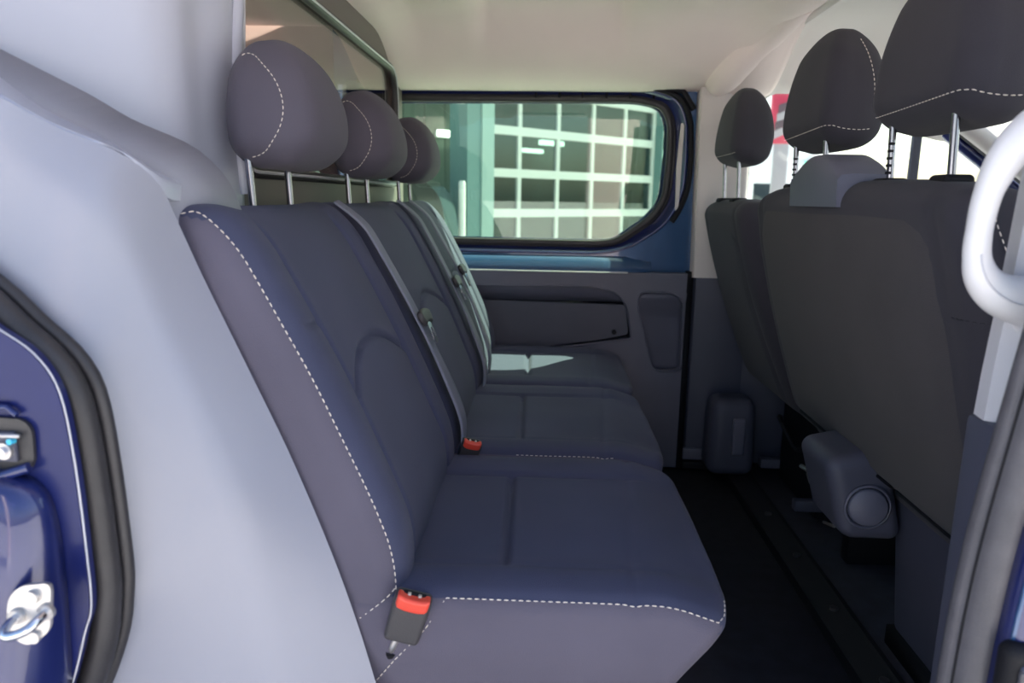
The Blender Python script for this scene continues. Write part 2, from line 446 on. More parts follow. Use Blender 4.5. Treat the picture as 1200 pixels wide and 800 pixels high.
# ledge running back from the trim to the bulkhead
UP = [(-0.69, 0.78, 1.10), (-0.666, 0.818, 1.067), (-0.634, 0.848, 1.030), (-0.598, 0.876, 0.988), (-0.571, 0.897, 0.974), (-0.543, 0.919, 0.960), (-0.508, 0.955, 0.942), (-0.494, 1.031, 0.926), (-0.488, 1.055, 0.922)]
LO = [(-0.62, 0.686, 1.038), (-0.562, 0.687, 1.010), (-0.519, 0.692, 0.988), (-0.486, 0.712, 0.965), (-0.440, 0.738, 0.943), (-0.424, 0.758, 0.928), (-0.420, 0.80, 0.914), (-0.436, 0.89, 0.912), (-0.454, 0.985, 0.910)]
up = resample(catmull(UP, 6), 40); lo = resample(catmull(LO, 6), 40)
lrows = [[u.lerp(l, t) + Vector((0, 0, 0.006 * math.sin(PI * t))) for u, l in zip(up, lo)] for t in (0, 0.25, 0.5, 0.75, 1)]
def drop(l): return sstep(0.735, 0.785, l.y)
lrows += [[l + Vector((0.003, 0, -0.005)) * drop(l) for l in lo], [l + Vector((0.003, 0.0, -0.022)) * drop(l) for l in lo], [l + Vector((-0.03, 0.006, -0.026)) * drop(l) for l in lo]]
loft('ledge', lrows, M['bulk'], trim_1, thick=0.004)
box('ledge_end', -0.500, -0.456, 0.975, 0.990, 0.886, 0.908, M['trim'], trim_1, bev=0.004)

# ---- far side: blue sliding door with its window, door card and pockets
WG = [(-0.56, 0.762), (0.165, 0.760), (0.225, 0.766), (0.330, 0.842), (0.370, 0.898), (0.380, 1.022), (0.378, 1.142), (0.352, 1.194), (0.271, 1.212), (-0.56, 1.207)]
WF = [(-0.60, 0.722), (0.175, 0.720), (0.262, 0.738), (0.384, 0.817), (0.433, 0.913), (0.440, 1.021), (0.432, 1.152), (0.400, 1.215), (0.300, 1.247), (-0.60, 1.250)]
rg = round_poly(WG, [0.02, 0.05, 0.05, 0.05, 0.05, 0.05, 0.05, 0.04, 0.05, 0.02], 6)
rf = round_poly(WF, [0.02, 0.06, 0.06, 0.06, 0.05, 0.05, 0.06, 0.05, 0.06, 0.02], 6)
door_1 = plate('door_1', [(-0.66, 0.0), (0.456, 0.0), (0.456, 1.262), (-0.66, 1.262)], [[Vector(p) for p in rf]], lambda p, d: (p[0], 2.415 + d, p[1]), 0.012, M['paint2'])
struct(door_1, 'blue painted far sliding door with framed window', 'door')
ra = [Vector(p) for p in rf]; rb = [Vector(p) for p in rg]
def ring(t, y, push=0.0): return [(a.x + (b.x - a.x) * t, y, a.y + (b.y - a.y) * t) for a, b in zip(ra, rb)]
loft('window_reveal', [ring(-0.02, 2.415), ring(0.10, 2.418), ring(0.28, 2.440), ring(0.5, 2.452), ring(0.75, 2.456), ring(1.15, 2.466), ring(1.15, 2.476)], M['paint'], door_1, closed_u=True, thick=0.003)
tube('frame_bead', ring(0.06, 2.424), 0.006, M['paint'], door_1, seg=10, closed=True)
tube('door_seal', ring(-0.16, 2.408)[25:66], 0.009, M['black'], door_1, seg=10)
tube('window_gasket', ring(0.86, 2.450), 0.012, M['rubber'], door_1, seg=10, closed=True, flat=0.8)
tube('gasket_lip', ring(0.62, 2.449), 0.004, M['rubber'], door_1, seg=6, closed=True)
# dark vertical drain slot in the reveal
slot = round_poly([(0.408, 0.865), (0.418, 0.880), (0.421, 1.135), (0.411, 1.142), (0.405, 1.00)], 0.006, 3)
plate('reveal_slot', [Vector(p) for p in slot], [], lambda p, d: (p[0], 2.404 + d, p[1]), 0.01, M['beige'], door_1)
# rolled sill under the window, lit by the sun
sp = [(2.432, 0.722), (2.416, 0.717), (2.400, 0.709), (2.385, 0.698), (2.372, 0.685), (2.364, 0.675), (2.362, 0.667), (2.415, 0.664)]
loft('window_sill', [[(x, a, b) for a, b in sp] for x in (-0.62, -0.2, 0.15, 0.22)] + [[(0.22 + 0.12 * t, a + 0.028 * t * (1 if a < 2.41 else 0), b) for a, b in sp] for t in (0.3, 0.6, 1.0)], M['paint2'], door_1, closed_u=True, cap=True)
for i in range(6): tube('clip', [(-0.05 + 0.075 * i, 2.436, 1.232), (-0.05 + 0.075 * i, 2.436, 1.216)], 0.004, M['black'], door_1, seg=8)
window_2 = plate('window_2', [Vector(p) for p in rg], [], lambda p, d: (p[0], 2.458 + d, p[1]), 0.004, M['glass'])
struct(window_2, 'green tinted window of the far sliding door', 'window')

# door card
K1 = round_poly([(-0.42, 0.616), (0.138, 0.621), (0.229, 0.602), (0.264, 0.555), (0.282, 0.452), (0.174, 0.434), (-0.113, 0.391), (-0.42, 0.385)], [0.03, 0.08, 0.06, 0.04, 0.012, 0.02, 0.05, 0.03], 5)
K2 = round_poly([(0.304, 0.606), (0.405, 0.606), (0.444, 0.578), (0.450, 0.345), (0.360, 0.343), (0.296, 0.564)], [0.022, 0.03, 0.03, 0.022, 0.03, 0.03], 5)
CY = 2.362
card = plate('door_card', [(-0.60, 0.01), (0.452, 0.01), (0.452, 0.668), (-0.60, 0.668)], [[Vector(p) for p in K1], [Vector(p) for p in K2]], lambda p, d: (p[0], CY + d, p[1]), 0.046, M['mid_plastic'], door_1)
tube('card_bead', [(-0.55, CY - 0.001, 0.668), (0.22, CY - 0.001, 0.667), (0.26, CY - 0.001, 0.668)], 0.003, M['pale'], door_1, seg=6)
tube('pocket_rim', [(p[0], CY, p[1]) for p in K1], 0.0035, M['mid_plastic'], door_1, seg=6, closed=True)
tube('pocket_rim', [(p[0], CY, p[1]) for p in K2], 0.004, M['mid_plastic'], door_1, seg=6, closed=True)
# first pocket: sloping grip above, bulging panel below
loft('grip', [[(x, CY + 0.004, 0.625 - 0.02 * sstep(0.12, 0.27, x)), (x, CY + 0.028, 0.595 - 0.02 * sstep(0.12, 0.27, x)), (x, CY + 0.038, 0.568)] for x in [-0.42 + 0.7 * i / 24 for i in range(25)]], M['mid_plastic'], door_1, thick=0.003)
pb = round_poly([(-0.42, 0.570), (0.262, 0.560), (0.272, 0.462), (0.17, 0.440), (-0.11, 0.398), (-0.42, 0.392)], 0.012, 4)
plate('pocket_panel', [Vector(p) for p in pb], [], lambda p, d: (p[0], CY + 0.024 + d - 0.010 * (1 - abs(p[1] - 0.48) / 0.1), p[1]), 0.02, M['dark_plastic'], door_1)
box('pocket_back', -0.44, 0.30, CY + 0.046, CY + 0.050, 0.37, 0.64, M['black'], door_1)
# second pocket
loft('pocket_bowl', [[(x, CY + 0.004 + (0.014 + 0.030 * (x - 0.285) / 0.17) * sstep(0.0, 0.30, t) , 0.605 - 0.265 * t) for x in [0.285 + 0.17 * i / 8 for i in range(9)]] for t in [k / 12 for k in range(13)]], M['mid_plastic'], door_1, thick=0.003)
tube('screw', [(0.225, CY + 0.004, 0.470), (0.225, CY + 0.012, 0.470)], 0.008, M['black'], door_1, seg=12)
# dark gap of the door edge and the far wall beyond it
DW = round_poly([(0.63, 0.79), (0.632, 1.19), (0.672, 1.262), (0.75, 1.290), (1.02, 1.290), (1.72, 0.79)], [0.02, 0.10, 0.06, 0.06, 0.05, 0.02], 6)
wall_far = plate('wall_far', [(-0.70, -0.06), (2.05, -0.06), (2.05, 0.72), (1.80, 0.78), (1.04, 1.325), (-0.70, 1.325)], [[(-0.69, 0.0), (0.45, 0.0), (0.45, 1.268), (-0.69, 1.268)], [Vector(p) for p in DW]], lambda p, d: (p[0], 2.425 + d, p[1]), 0.05, M['paint2'])
struct(wall_far, 'blue far body side with door frames', 'wall')
box('door_gap', 0.454, 0.476, 2.385, 2.425, 0.0, 0.672, M['black'], wall_far)
box('roof_rail', -0.70, 1.05, 2.42, 2.48, 1.252, 1.47, M['paint2'], wall_far)
tube('rail_seal', [(-0.62, 2.402, 1.262), (0.30, 2.402, 1.258), (0.41, 2.402, 1.236), (0.448, 2.402, 1.18)], 0.010, M['black'], wall_far, seg=8)

# far pillar: beige above, dark below
def pillar(name, x0, x1, z0, z1, y0, mat, parent, lean=0.0):
    rows_ = []
    for k in range(9):
        t = k / 8; z = z0 + (z1 - z0) * t; off = lean * t
        rows_.append([(x0 + off, 2.44, z), (x0 + off, y0 + 0.012, z), (x0 + off + 0.004, y0 + 0.004, z), (x0 + off + 0.014, y0, z), (x1 - 0.03, y0 - 0.004, z), (x1 - 0.012, y0 + 0.006, z), (x1, y0 + 0.025, z), (x1, 2.44, z)])
    return loft(name, rows_, mat, parent, closed_u=True, cap=True)
trim_2 = pillar('trim_2', 0.470, 0.63, 0.655, 1.30, 2.372, M['beige'], None, -0.012)
struct(trim_2, 'beige upper trim of the far door pillar', 'trim')
trim_3 = pillar('trim_3', 0.478, 0.72, 0.03, 0.655, 2.365, M['dark_plastic'], None, 0.0)
struct(trim_3, 'dark lower trim of the far door pillar', 'trim')
box('step_plate', 0.470, 0.60, 2.345, 2.362, 0.045, 0.085, M['mid_plastic'], trim_3, bev=0.004)
box('step_plate', 0.470, 0.60, 2.335, 2.362, 0.015, 0.040, M['black'], trim_3, bev=0.004)

# driver door window with its frame, pillar and windscreen
window_3 = plate('window_3', [Vector(p) for p in DW], [], lambda p, d: (p[0], 2.455 + d, p[1]), 0.004, M['glass_clear'])
struct(window_3, 'driver door window beyond the front seats', 'window')
tube('window_gasket', [(p[0], 2.440, p[1]) for p in DW], 0.012, M['rubber'], window_3, seg=8, closed=True)
tube('painted_frame', [(p[0] - 0.012, 2.418, p[1] + 0.010) for p in DW[:26]], 0.010, M['paint2'], window_3, seg=8)
box('window_divider', 1.145, 1.172, 2.43, 2.45, 0.79, 1.20, M['dark_plastic'], window_3, bev=0.004)
door_2 = box('door_2', 0.64, 1.75, 2.36, 2.424, 0.03, 0.79, M['dark_plastic'], bev=0.012)
struct(door_2, 'dark lined driver door beyond the front seats', 'door')
trim_4 = tube('trim_4', [(0.99, 2.385, 1.335), (1.30, 2.37, 1.118), (1.80, 2.34, 0.76)], 0.030, M['beige'], seg=12)
struct(trim_4, 'pale trim of the far windscreen pillar', 'trim')
tube('pillar_paint', [(0.98, 2.425, 1.305), (1.30, 2.425, 1.076), (1.76, 2.425, 0.745)], 0.020, M['paint'], trim_4, seg=12)
tube('pillar_seal', [(0.98, 2.408, 1.325), (1.30, 2.40, 1.098), (1.78, 2.385, 0.755)], 0.011, M['seal'], trim_4, seg=10)
tube('pillar_core', [(0.98, 0.66, 1.335), (1.30, 0.68, 1.118), (1.80, 0.72, 0.76)], 0.035, M['beige'], trim_4, seg=12)
ws = mesh('window_4', [(1.12, 0.68, 1.30), (1.12, 2.38, 1.30), (1.90, 2.36, 0.76), (1.90, 0.72, 0.76), (1.124, 0.68, 1.304), (1.124, 2.38, 1.304), (1.904, 2.36, 0.764), (1.904, 0.72, 0.764)],
          [(0, 1, 2, 3), (7, 6, 5, 4), (0, 4, 5, 1), (1, 5, 6, 2), (2, 6, 7, 3), (3, 7, 4, 0)], M['glass_clear'])
struct(ws, 'sloping windscreen in front of the cab', 'window')
wall_front = loft('wall_front', [[(1.55, y, 0.03), (1.50, y, 0.45), (1.46, y, 0.62), (1.50, y, 0.72), (1.62, y, 0.765), (1.93, y, 0.755), (2.02, y, 0.70), (2.02, y, 0.03)] for y in (0.66, 1.2, 1.9, 2.42)], M['dark_plastic'], closed_u=True, cap=True)
struct(wall_front, 'dark dashboard below the windscreen', 'dashboard')
Soft((0.16, 0.20, 0.03), 0.03, (4, 6, 3), lambda p: Vector((1.62, 1.95, 0.80)) + p).build('instrument_hood', M['dark_plastic'], wall_front)

# ---- near side: door opening with blue jambs and black weather seals
wall_near = D.objects.new('wall_near', None); COL.objects.link(wall_near); wall_near.location = (0, 0.6, 0)
struct(wall_near, 'blue painted body side around the open sliding door', 'wall')
SO = [(-0.80, 0.965), (-0.65, 0.895), (-0.533, 0.823), (-0.491, 0.785), (-0.454, 0.758), (-0.434, 0.722), (-0.427, 0.654), (-0.425, 0.568), (-0.426, 0.514), (-0.435, 0.485), (-0.457, 0.42), (-0.504, 0.319), (-0.56, 0.20), (-0.60, 0.06), (-0.60, -0.06)]
so_ = catmull([(a, 0, b) for a, b in SO], 5)
# flat inner flange carrying the seal
plate('jamb_flange', [(p.x, p.z) for p in so_] + [(-0.60, -0.3), (-1.1, -0.3), (-1.1, 1.10)], [], lambda p, d: (p[0], 0.605 + d, p[1]), 0.012, M['paint_in'], wall_near)
# outer raised face of the jamb with a rounded shoulder
JS = [(-0.70, 0.700), (-0.56, 0.665), (-0.49, 0.646), (-0.466, 0.632), (-0.457, 0.600), (-0.456, 0.55), (-0.458, 0.49), (-0.462, 0.434), (-0.475, 0.36), (-0.52, 0.25), (-0.58, 0.10), (-0.61, -0.06)]
js = catmull([(a, 0, b) for a, b in JS], 5)
prof = [(0.0, 0.604), (-0.001, 0.596), (-0.005, 0.588), (-0.012, 0.582), (-0.024, 0.579), (-0.055, 0.575), (-0.12, 0.560), (-0.25, 0.535), (-0.5, 0.53)]
jr = []
for dx, y in prof:
    jr.append([Vector((p.x + 0.010 + dx, y - 0.16 * max(0, 0.66 - p.z) * min(1, -dx / 0.02), p.z)) for p in js])
loft('jamb_face', jr, M['paint'], wall_near, thick=0.002, angle=80)
# dark recess with a catch above the raised face
rc = round_poly([(-0.60, 0.640), (-0.466, 0.648), (-0.459, 0.660), (-0.458, 0.690), (-0.466, 0.699), (-0.60, 0.704)], 0.006, 4)
plate('recess_frame', [Vector(p) for p in rc], [], lambda p, d: (p[0], 0.600 + d, p[1]), 0.004, M['rubber'], wall_near)
tube('recess_bead', [(-0.60, 0.600, 0.712), (-0.478, 0.600, 0.710), (-0.470, 0.600, 0.703)], 0.003, M['paint'], wall_near, seg=8)
tube('recess_lip', [(-0.60, 0.590, 0.628), (-0.49, 0.592, 0.646), (-0.462, 0.597, 0.655)], 0.005, M['paint'], wall_near, seg=8)
catch = empty('door_catch', (-0.49, 0.598, 0.672)); tag(catch, 'small steel catch bolt inside dark recess of blue door jamb', 'door catch')
tube('bolt', [(-0.481, 0.601, 0.671), (-0.481, 0.592, 0.671)], 0.0075, M['steel'], catch, seg=16)
tube('bolt_head', [(-0.481, 0.593, 0.671), (-0.481, 0.588, 0.671)], 0.0045, M['chrome'], catch, seg=6)
box('bracket', -0.53, -0.472, 0.596, 0.600, 0.660, 0.688, M['dark_plastic'], catch, bev=0.001)
box('bracket_arm', -0.53, -0.466, 0.593, 0.597, 0.6835, 0.6865, M['steel'], catch)
tube('blue_clip', [(-0.4735, 0.597, 0.680), (-0.4735, 0.591, 0.6805)], 0.0028, pmat('turquoise clip', (0.05, 0.5, 0.75), 0.4), catch, seg=8)
adopt(catch)
# weather seal: a thick bulb and a thin lip
seal_path = [Vector(((a.x + b[0]) / 2 + 0.001, 0.636, (a.z + b[1]) / 2)) for a, b in zip(resample(catmull(SI, 8), 80), [(p.x, p.z) for p in resample(so_, 80)])]
tube('weather_seal', seal_path, 0.0138, M['rubber'], wall_near, seg=14)
tube('seal_lip', [p + Vector((0.012, 0.016, 0.004)) for p in seal_path], 0.007, M['rubber'], wall_near, seg=8)
tube('seal_edge', [Vector((p.x + 0.001, 0.607, p.z)) for p in so_], 0.0009, M['pale'], wall_near, seg=6)
# header above the opening, rocker below, body side behind
box('header', -1.1, 0.62, 0.585, 0.64, 1.36, 1.47, M['paint'], wall_near, bev=0.01)
box('rocker', -0.9, 0.62, 0.585, 0.70, -0.30, -0.03, M['paint'], wall_near, bev=0.01)
box('body_side', -2.2, -1.09, 0.55, 0.60, -0.30, 1.47, M['paint'], wall_near, bev=0.01)
box('pillar_inner', -1.10, -0.74, 0.64, 0.66, 0.95, 1.47, M['trim'], wall_near)

# right-hand door pillar
RL = [(0.470, 1.30), (0.458, 1.05), (0.440, 0.894), (0.428, 0.831), (0.419, 0.765), (0.401, 0.616), (0.394, 0.528), (0.391, 0.435), (0.389, 0.337), (0.390, 0.20), (0.40, 0.05), (0.42, -0.03)]
rl = resample(catmull([(a, 0, b) for a, b in RL], 6), 70)
pr = [(0.030, 0.672), (0.012, 0.668), (0.003, 0.660), (-0.001, 0.651), (0.002, 0.644), (0.006, 0.641), (0.0065, 0.636), (0.010, 0.629), (0.017, 0.622), (0.024, 0.620), (0.029, 0.623), (0.030, 0.640)]
loft('pillar_seal', [[Vector((p.x + dx, y, p.z)) for p in rl] for dx, y in pr], M['seal'], wall_near, angle=80)
tube('seal_seam', [Vector((p.x + 0.0055, 0.639, p.z)) for p in rl], 0.0012, M['black'], wall_near, seg=6)
pp = [(0.026, 0.624), (0.030, 0.610), (0.034, 0.604), (0.060, 0.600), (0.10, 0.590), (0.20, 0.57), (0.22, 0.56)]
loft('pillar_paint', [[Vector((p.x + dx, y, p.z)) for p in rl] for dx, y in pp], M['paint'], wall_near, thick=0.002, angle=80)
tube('paint_edge', [Vector((p.x + 0.031, 0.607, p.z)) for p in rl], 0.0025, M['paint2'], wall_near, seg=6)
tube('hole_plug', [(0.437, 0.603, 0.600), (0.437, 0.594, 0.600)], 0.009, M['steel'], wall_near, seg=16)
box('front_side', 0.60, 0.66, 0.56, 0.62, -0.30, 1.47, M['paint'], wall_near, bev=0.01)
box('front_door_panel', 0.66, 1.90, 0.60, 0.66, -0.30, 0.76, M['dark_plastic'], wall_near, bev=0.01)
adopt(wall_near)
# contact plate low on the pillar
cp = empty('contact_plate', (0.445, 0.60, 0.47)); tag(cp, 'black contact block with round white pins low on blue door pillar', 'contact block')
Soft((0.040, 0.012, 0.050), 0.011, (3, 2, 3), lambda p: Vector((0.452, 0.602, 0.470)) + p).build('housing', M['black'], cp)
Soft((0.027, 0.004, 0.037), 0.004, (3, 2, 3), lambda p: Vector((0.450, 0.590, 0.468)) + p).build('face_plate', M['dark_plastic'], cp)
Soft((0.005, 0.003, 0.033), 0.003, (2, 2, 3), lambda p: Vector((0.4265, 0.588, 0.468)) + p).build('side_clip', M['seal'], cp)
for ix in range(3):
    for iz in range(3):
        tube('pin', [(0.438 + 0.0125 * ix, 0.587, 0.492 - 0.020 * iz + 0.003 * ix), (0.438 + 0.0125 * ix, 0.583, 0.492 - 0.020 * iz + 0.003 * ix)], 0.0042, M['white'], cp, seg=12)
adopt(cp)

# door striker on the left jamb
st = empty('door_striker', (-0.483, 0.575, 0.505)); tag(st, 'zinc door striker with steel loop on blue door jamb', 'door striker')
STY = 0.5525
def sk(x, z): return (x * 0.925, 0.9 - (0.9 - z) * 0.925)
def sk3(x, y, z): a, c = sk(x, z); return (a, y - 0.16 * (0.505 - c), c)
spl = round_poly([sk(*q) for q in [(-0.504, 0.520), (-0.493, 0.531), (-0.4625, 0.5355), (-0.4635, 0.489), (-0.484, 0.474), (-0.500, 0.481), (-0.506, 0.503)]], 0.008, 4)
plate('plate', [Vector(p) for p in spl], [], lambda p, d: (p[0], STY + d - 0.16 * (0.505 - p[1]), p[1]), 0.004, M['steel'], st)
tube('bolt', [sk3(-0.480, STY + 0.001, 0.522), sk3(-0.480, STY - 0.004, 0.522)], 0.0062, M['steel'], st, seg=16)
tube('bolt_socket', [sk3(-0.480, STY - 0.0035, 0.522), sk3(-0.480, STY - 0.0046, 0.522)], 0.0028, M['chrome'], st, seg=6)
tube('bolt', [sk3(-0.478, STY + 0.001, 0.484), sk3(-0.478, STY - 0.003, 0.484)], 0.0055, M['steel'], st, seg=16)
lp = catmull([sk3(-0.495, STY + 0.002, 0.503), sk3(-0.4945, STY - 0.014, 0.500), sk3(-0.489, STY - 0.021, 0.497), sk3(-0.478, STY - 0.021, 0.4995), sk3(-0.470, STY - 0.018, 0.503), sk3(-0.4665, STY - 0.010, 0.507), sk3(-0.466, STY + 0.002, 0.509)], 5)
tube('loop', lp, 0.0043, M['chrome'], st, seg=12)
tube('collar', [sk3(-0.495, STY + 0.001, 0.503), sk3(-0.495, STY - 0.003, 0.5025)], 0.0075, M['steel'], st, seg=16)
tube('collar', [sk3(-0.466, STY + 0.001, 0.509), sk3(-0.466, STY - 0.003, 0.5085)], 0.0075, M['steel'], st, seg=16)
adopt(st)

# white grab handle and the pale strip of the near pillar
trim_5 = loft('trim_5', [[(x0, 0.735, z), (x0 + 0.013, 0.728, z), (x0 + 0.05, 0.70, z), (x0 + 0.05, 0.76, z), (x0 + 0.004, 0.760, z)] for x0, z in ((0.449, 0.684), (0.451, 0.73), (0.4545, 0.783), (0.458, 0.85), (0.461, 0.913), (0.470, 1.05), (0.49, 1.30))], M['pale'], closed_u=True, cap=True)
struct(trim_5, 'pale grey inner trim strip of the near door pillar', 'trim')
box('lower_trim', 0.448, 0.56, 0.70, 0.765, 0.03, 0.684, M['dark_plastic'], trim_5, bev=0.006)
gh = empty('grab_handle', (0.45, 0.72, 0.84)); tag(gh, 'white plastic grab handle on pillar beside front passenger seats', 'grab handle')
hpts = [(0.475, 0.716, 0.985), (0.445, 0.716, 0.968), (0.424, 0.716, 0.945), (0.412, 0.717, 0.912), (0.409, 0.718, 0.878), (0.411, 0.719, 0.850), (0.421, 0.720, 0.829), (0.440, 0.721, 0.815), (0.468, 0.722, 0.808)]
hr_ = [0.024, 0.021, 0.0165, 0.0125, 0.0115, 0.0125, 0.0165, 0.021, 0.026]
cpts = catmull(hpts, 6); rr = [hr_[min(i // 6, 8)] + (hr_[min(i // 6 + 1, 8)] - hr_[min(i // 6, 8)]) * (i % 6) / 6 for i in range(len(cpts))]
tube('grip', cpts, rr, M['white'], gh, seg=18)
tube('grip_seam', [p + Vector((-0.002, -r_ * 0.99, -0.004)) for p, r_ in list(zip(cpts, rr))[28:47]], 0.0009, M['pale'], gh, seg=6)
Soft((0.022, 0.020, 0.03), 0.012, (2, 2, 3), lambda p: Vector((0.482, 0.727, 0.806)) + p).build('foot', M['white'], gh)
Soft((0.022, 0.020, 0.04), 0.012, (2, 2, 3), lambda p: Vector((0.490, 0.722, 0.995)) + p).build('foot', M['white'], gh)
adopt(gh)

# ------------------------------------------------------------------ rear bench
bench = empty('rear_bench', (0.0, 1.57, 0.0))
tag(bench, 'three-seat dark blue grey cloth rear bench with three headrests', 'bench seat')
box('bench_frame', -0.30, 0.10, 0.90, 2.28, 0.05, 0.27, M['black'], bench, bev=0.02)
for y in (0.95, 1.57, 2.2): box('bench_leg', -0.28, 0.06, y - 0.03, y + 0.03, 0.0, 0.06, M['black'], bench)
XB, XF, ZB, ZT = -0.27, 0.252, 0.255, 0.425
spans = [(0.800, 1.305), (1.311, 1.835), (1.841, 2.345)]
def cushion(y0, y1, idx):
    yc, hy = (y0 + y1) / 2, (y1 - y0) / 2
    xc, hx = (XB + XF) / 2, (XF - XB) / 2; zc, hz = (ZB + ZT) / 2, (ZT - ZB) / 2
    def fn(p):
        x, y, z = p.x + xc, p.y + yc, p.z + zc
        u = p.y / hy
        top = sstep(0.30, 0.41, z)
        fr = sstep(0.0, 0.235, x)
        x -= 0.085 * fr * max(0, (ZT - z) / (ZT - ZB)) ** 1.2
        x -= 0.022 * fr * u ** 4
        z -= top * 0.020 * sstep(0.13, 0.235, x) ** 1.5
        # bolsters either side, slightly hollow middle
        z += top * (0.010 * math.exp(-((abs(u) - 0.80) / 0.16) ** 2) - 0.004)
        # side walls taper in under
        y -= (1 if u > 0 else -1) * 0.020 * (1 - sstep(0.255, 0.37, z)) * abs(u) ** 3
        lim = sstep(-0.72, -0.60, u) * (1 - sstep(0.52, 0.64, u))
        z -= top * gro(x + 0.05 + 0.006 * u, 0.0055, 0.012) * lim
        z -= top * gro(u + 0.68 + 0.10 * (x - 0.1) ** 2, 0.018, 0.005) * (1 - sstep(0.16, 0.2, x))
        z -= top * gro(u - 0.60 - 0.9 * max(0, x) ** 2, 0.018, 0.006) * (1 - sstep(0.16, 0.2, x))
        z -= top * gro(x - 0.135 - 0.02 * u, 0.007, 0.003)
        z += top * 0.0022 * noise.noise(Vector((x * 9, y * 9, idx * 3.1)))
        return Vector((x, y, z))
    s = Soft((hx, hy, hz), 0.024, (110, 60, 10), fn)
    c = s.build('seat_cushion', M['fabric'], bench)
    c.data.materials.append(M['fabric_side'])
    for p in c.data.polygons:
        if (abs(p.normal.y) > 0.74 and abs(p.center.y - yc) > hy * 0.88) or (p.normal.z < -0.3): p.material_index = 1
    # seam along the near edge and the front
    e = 0.024 * (1 - 0.7071)
    path = [s.at((-0.205, -hy, -0.06)), s.at((-0.17, -hy, -0.01)), s.at((-0.13, -hy, 0.04))]
    path += [s.at((-0.105 + (hx + 0.10) * i / 40, -hy, hz)) for i in range(41)]
    path += [s.at((hx, -hy + 0.02 * i, hz)) for i in range(1, 4)]
    path = [p + Vector((0.0, -0.0012, 0.0012)) for p in path]
    if idx == 1: path = path[10:34]
    if idx < 2: stitch('stitching', path, M['thread'], c)
    return s
for i, (a, b) in enumerate(spans): cushion(a, b, i)

E_UP = Vector((-0.425, 0, 0.905)).normalized(); E_N = Vector((E_UP.z, 0, -E_UP.x))
B_MID = Vector((-0.257, 0, 0.646))
HB = 0.288
def back_surf(y, s, lift=0.0):
    """point on the plain front face of the bench back: s = distance up the recline from its middle"""
    w_ = s / HB
    n = 0.016 * (1 - w_ * w_) - 0.045 * max(0, (-w_ - 0.55) / 0.45) ** 2 - 0.026 * max(0, (w_ - 0.66) / 0.34) ** 2
    p = B_MID + E_UP * s + E_N * (n + lift); return Vector((p.x, y, p.z))
def backrest(y0, y1, idx):
    yc, hy = (y0 + y1) / 2, (y1 - y0) / 2; hx = 0.058
    def fn(p):
        u = p.y / hy; w_ = p.z / HB; front = sstep(-0.02, 0.04, p.x)
        n = 0.016 * (1 - w_ * w_) - 0.045 * max(0, (-w_ - 0.55) / 0.45) ** 2 - 0.026 * max(0, (w_ - 0.66) / 0.34) ** 2
        n += 0.008 * math.exp(-((abs(u) - 0.80) / 0.14) ** 2) * front - 0.004 * front
        g = 0
        uu = abs(u)
        ls = 0.62
        g += gro(uu - ls, 0.020, 0.009) * (1 - sstep(0.72, 0.9, w_))
        g += gro(w_ - 0.16 + 0.20 * (uu / 0.62) ** 2, 0.018, 0.009) * (1 - sstep(0.56, 0.62, uu))
        if idx == 0: g += gro(w_ - 0.36 - 0.1 * (uu - 0.8), 0.012, 0.005) * sstep(0.62, 0.68, uu) * (1 - sstep(0.82, 0.88, uu)) * (1 if u < 0 else 0)
        n -= g * front
        n += 0.0025 * front * noise.noise(Vector((p.y * 8, p.z * 8, idx * 5.3)))
        y = p.y * (1 - 0.03 * sstep(0.6, 1.0, w_)) + yc
        q = B_MID + E_UP * p.z + E_N * (p.x - hx + n)
        return Vector((q.x, y, q.z))
    s = Soft((hx, hy, HB), 0.034, (8, 110, 100), fn)
    o = s.build('backrest', M['fabric'], bench)
    o.data.materials.append(M['fabric_side'])
    for p in o.data.polygons:
        if abs(p.normal.y) > 0.74 and abs(p.center.y - yc) > hy * 0.88: p.material_index = 1
    if idx: return s
    path = [s.at((-0.04 + 0.0105 * i, -hy, HB)) for i in range(10)] + [s.at((hx, -hy, HB - 2 * HB * i / 60)) for i in range(1, 57)]
    stitch('stitching', [q + Vector((0.001, -0.0012, 0)) for q in path], M['thread'], o)
    path2 = [s.at((hx - 0.116 * i / 8, -hy, -HB + 0.055 - 0.03 * i / 8)) for i in range(9)]
    stitch('stitching', [q + Vector((0.0, -0.0014, 0)) for q in path2], M['thread'], o)
    return s
for i, (a, b) in enumerate(((0.802, 1.315), (1.297, 1.850), (1.826, 2.343))): backrest(a, b, i)

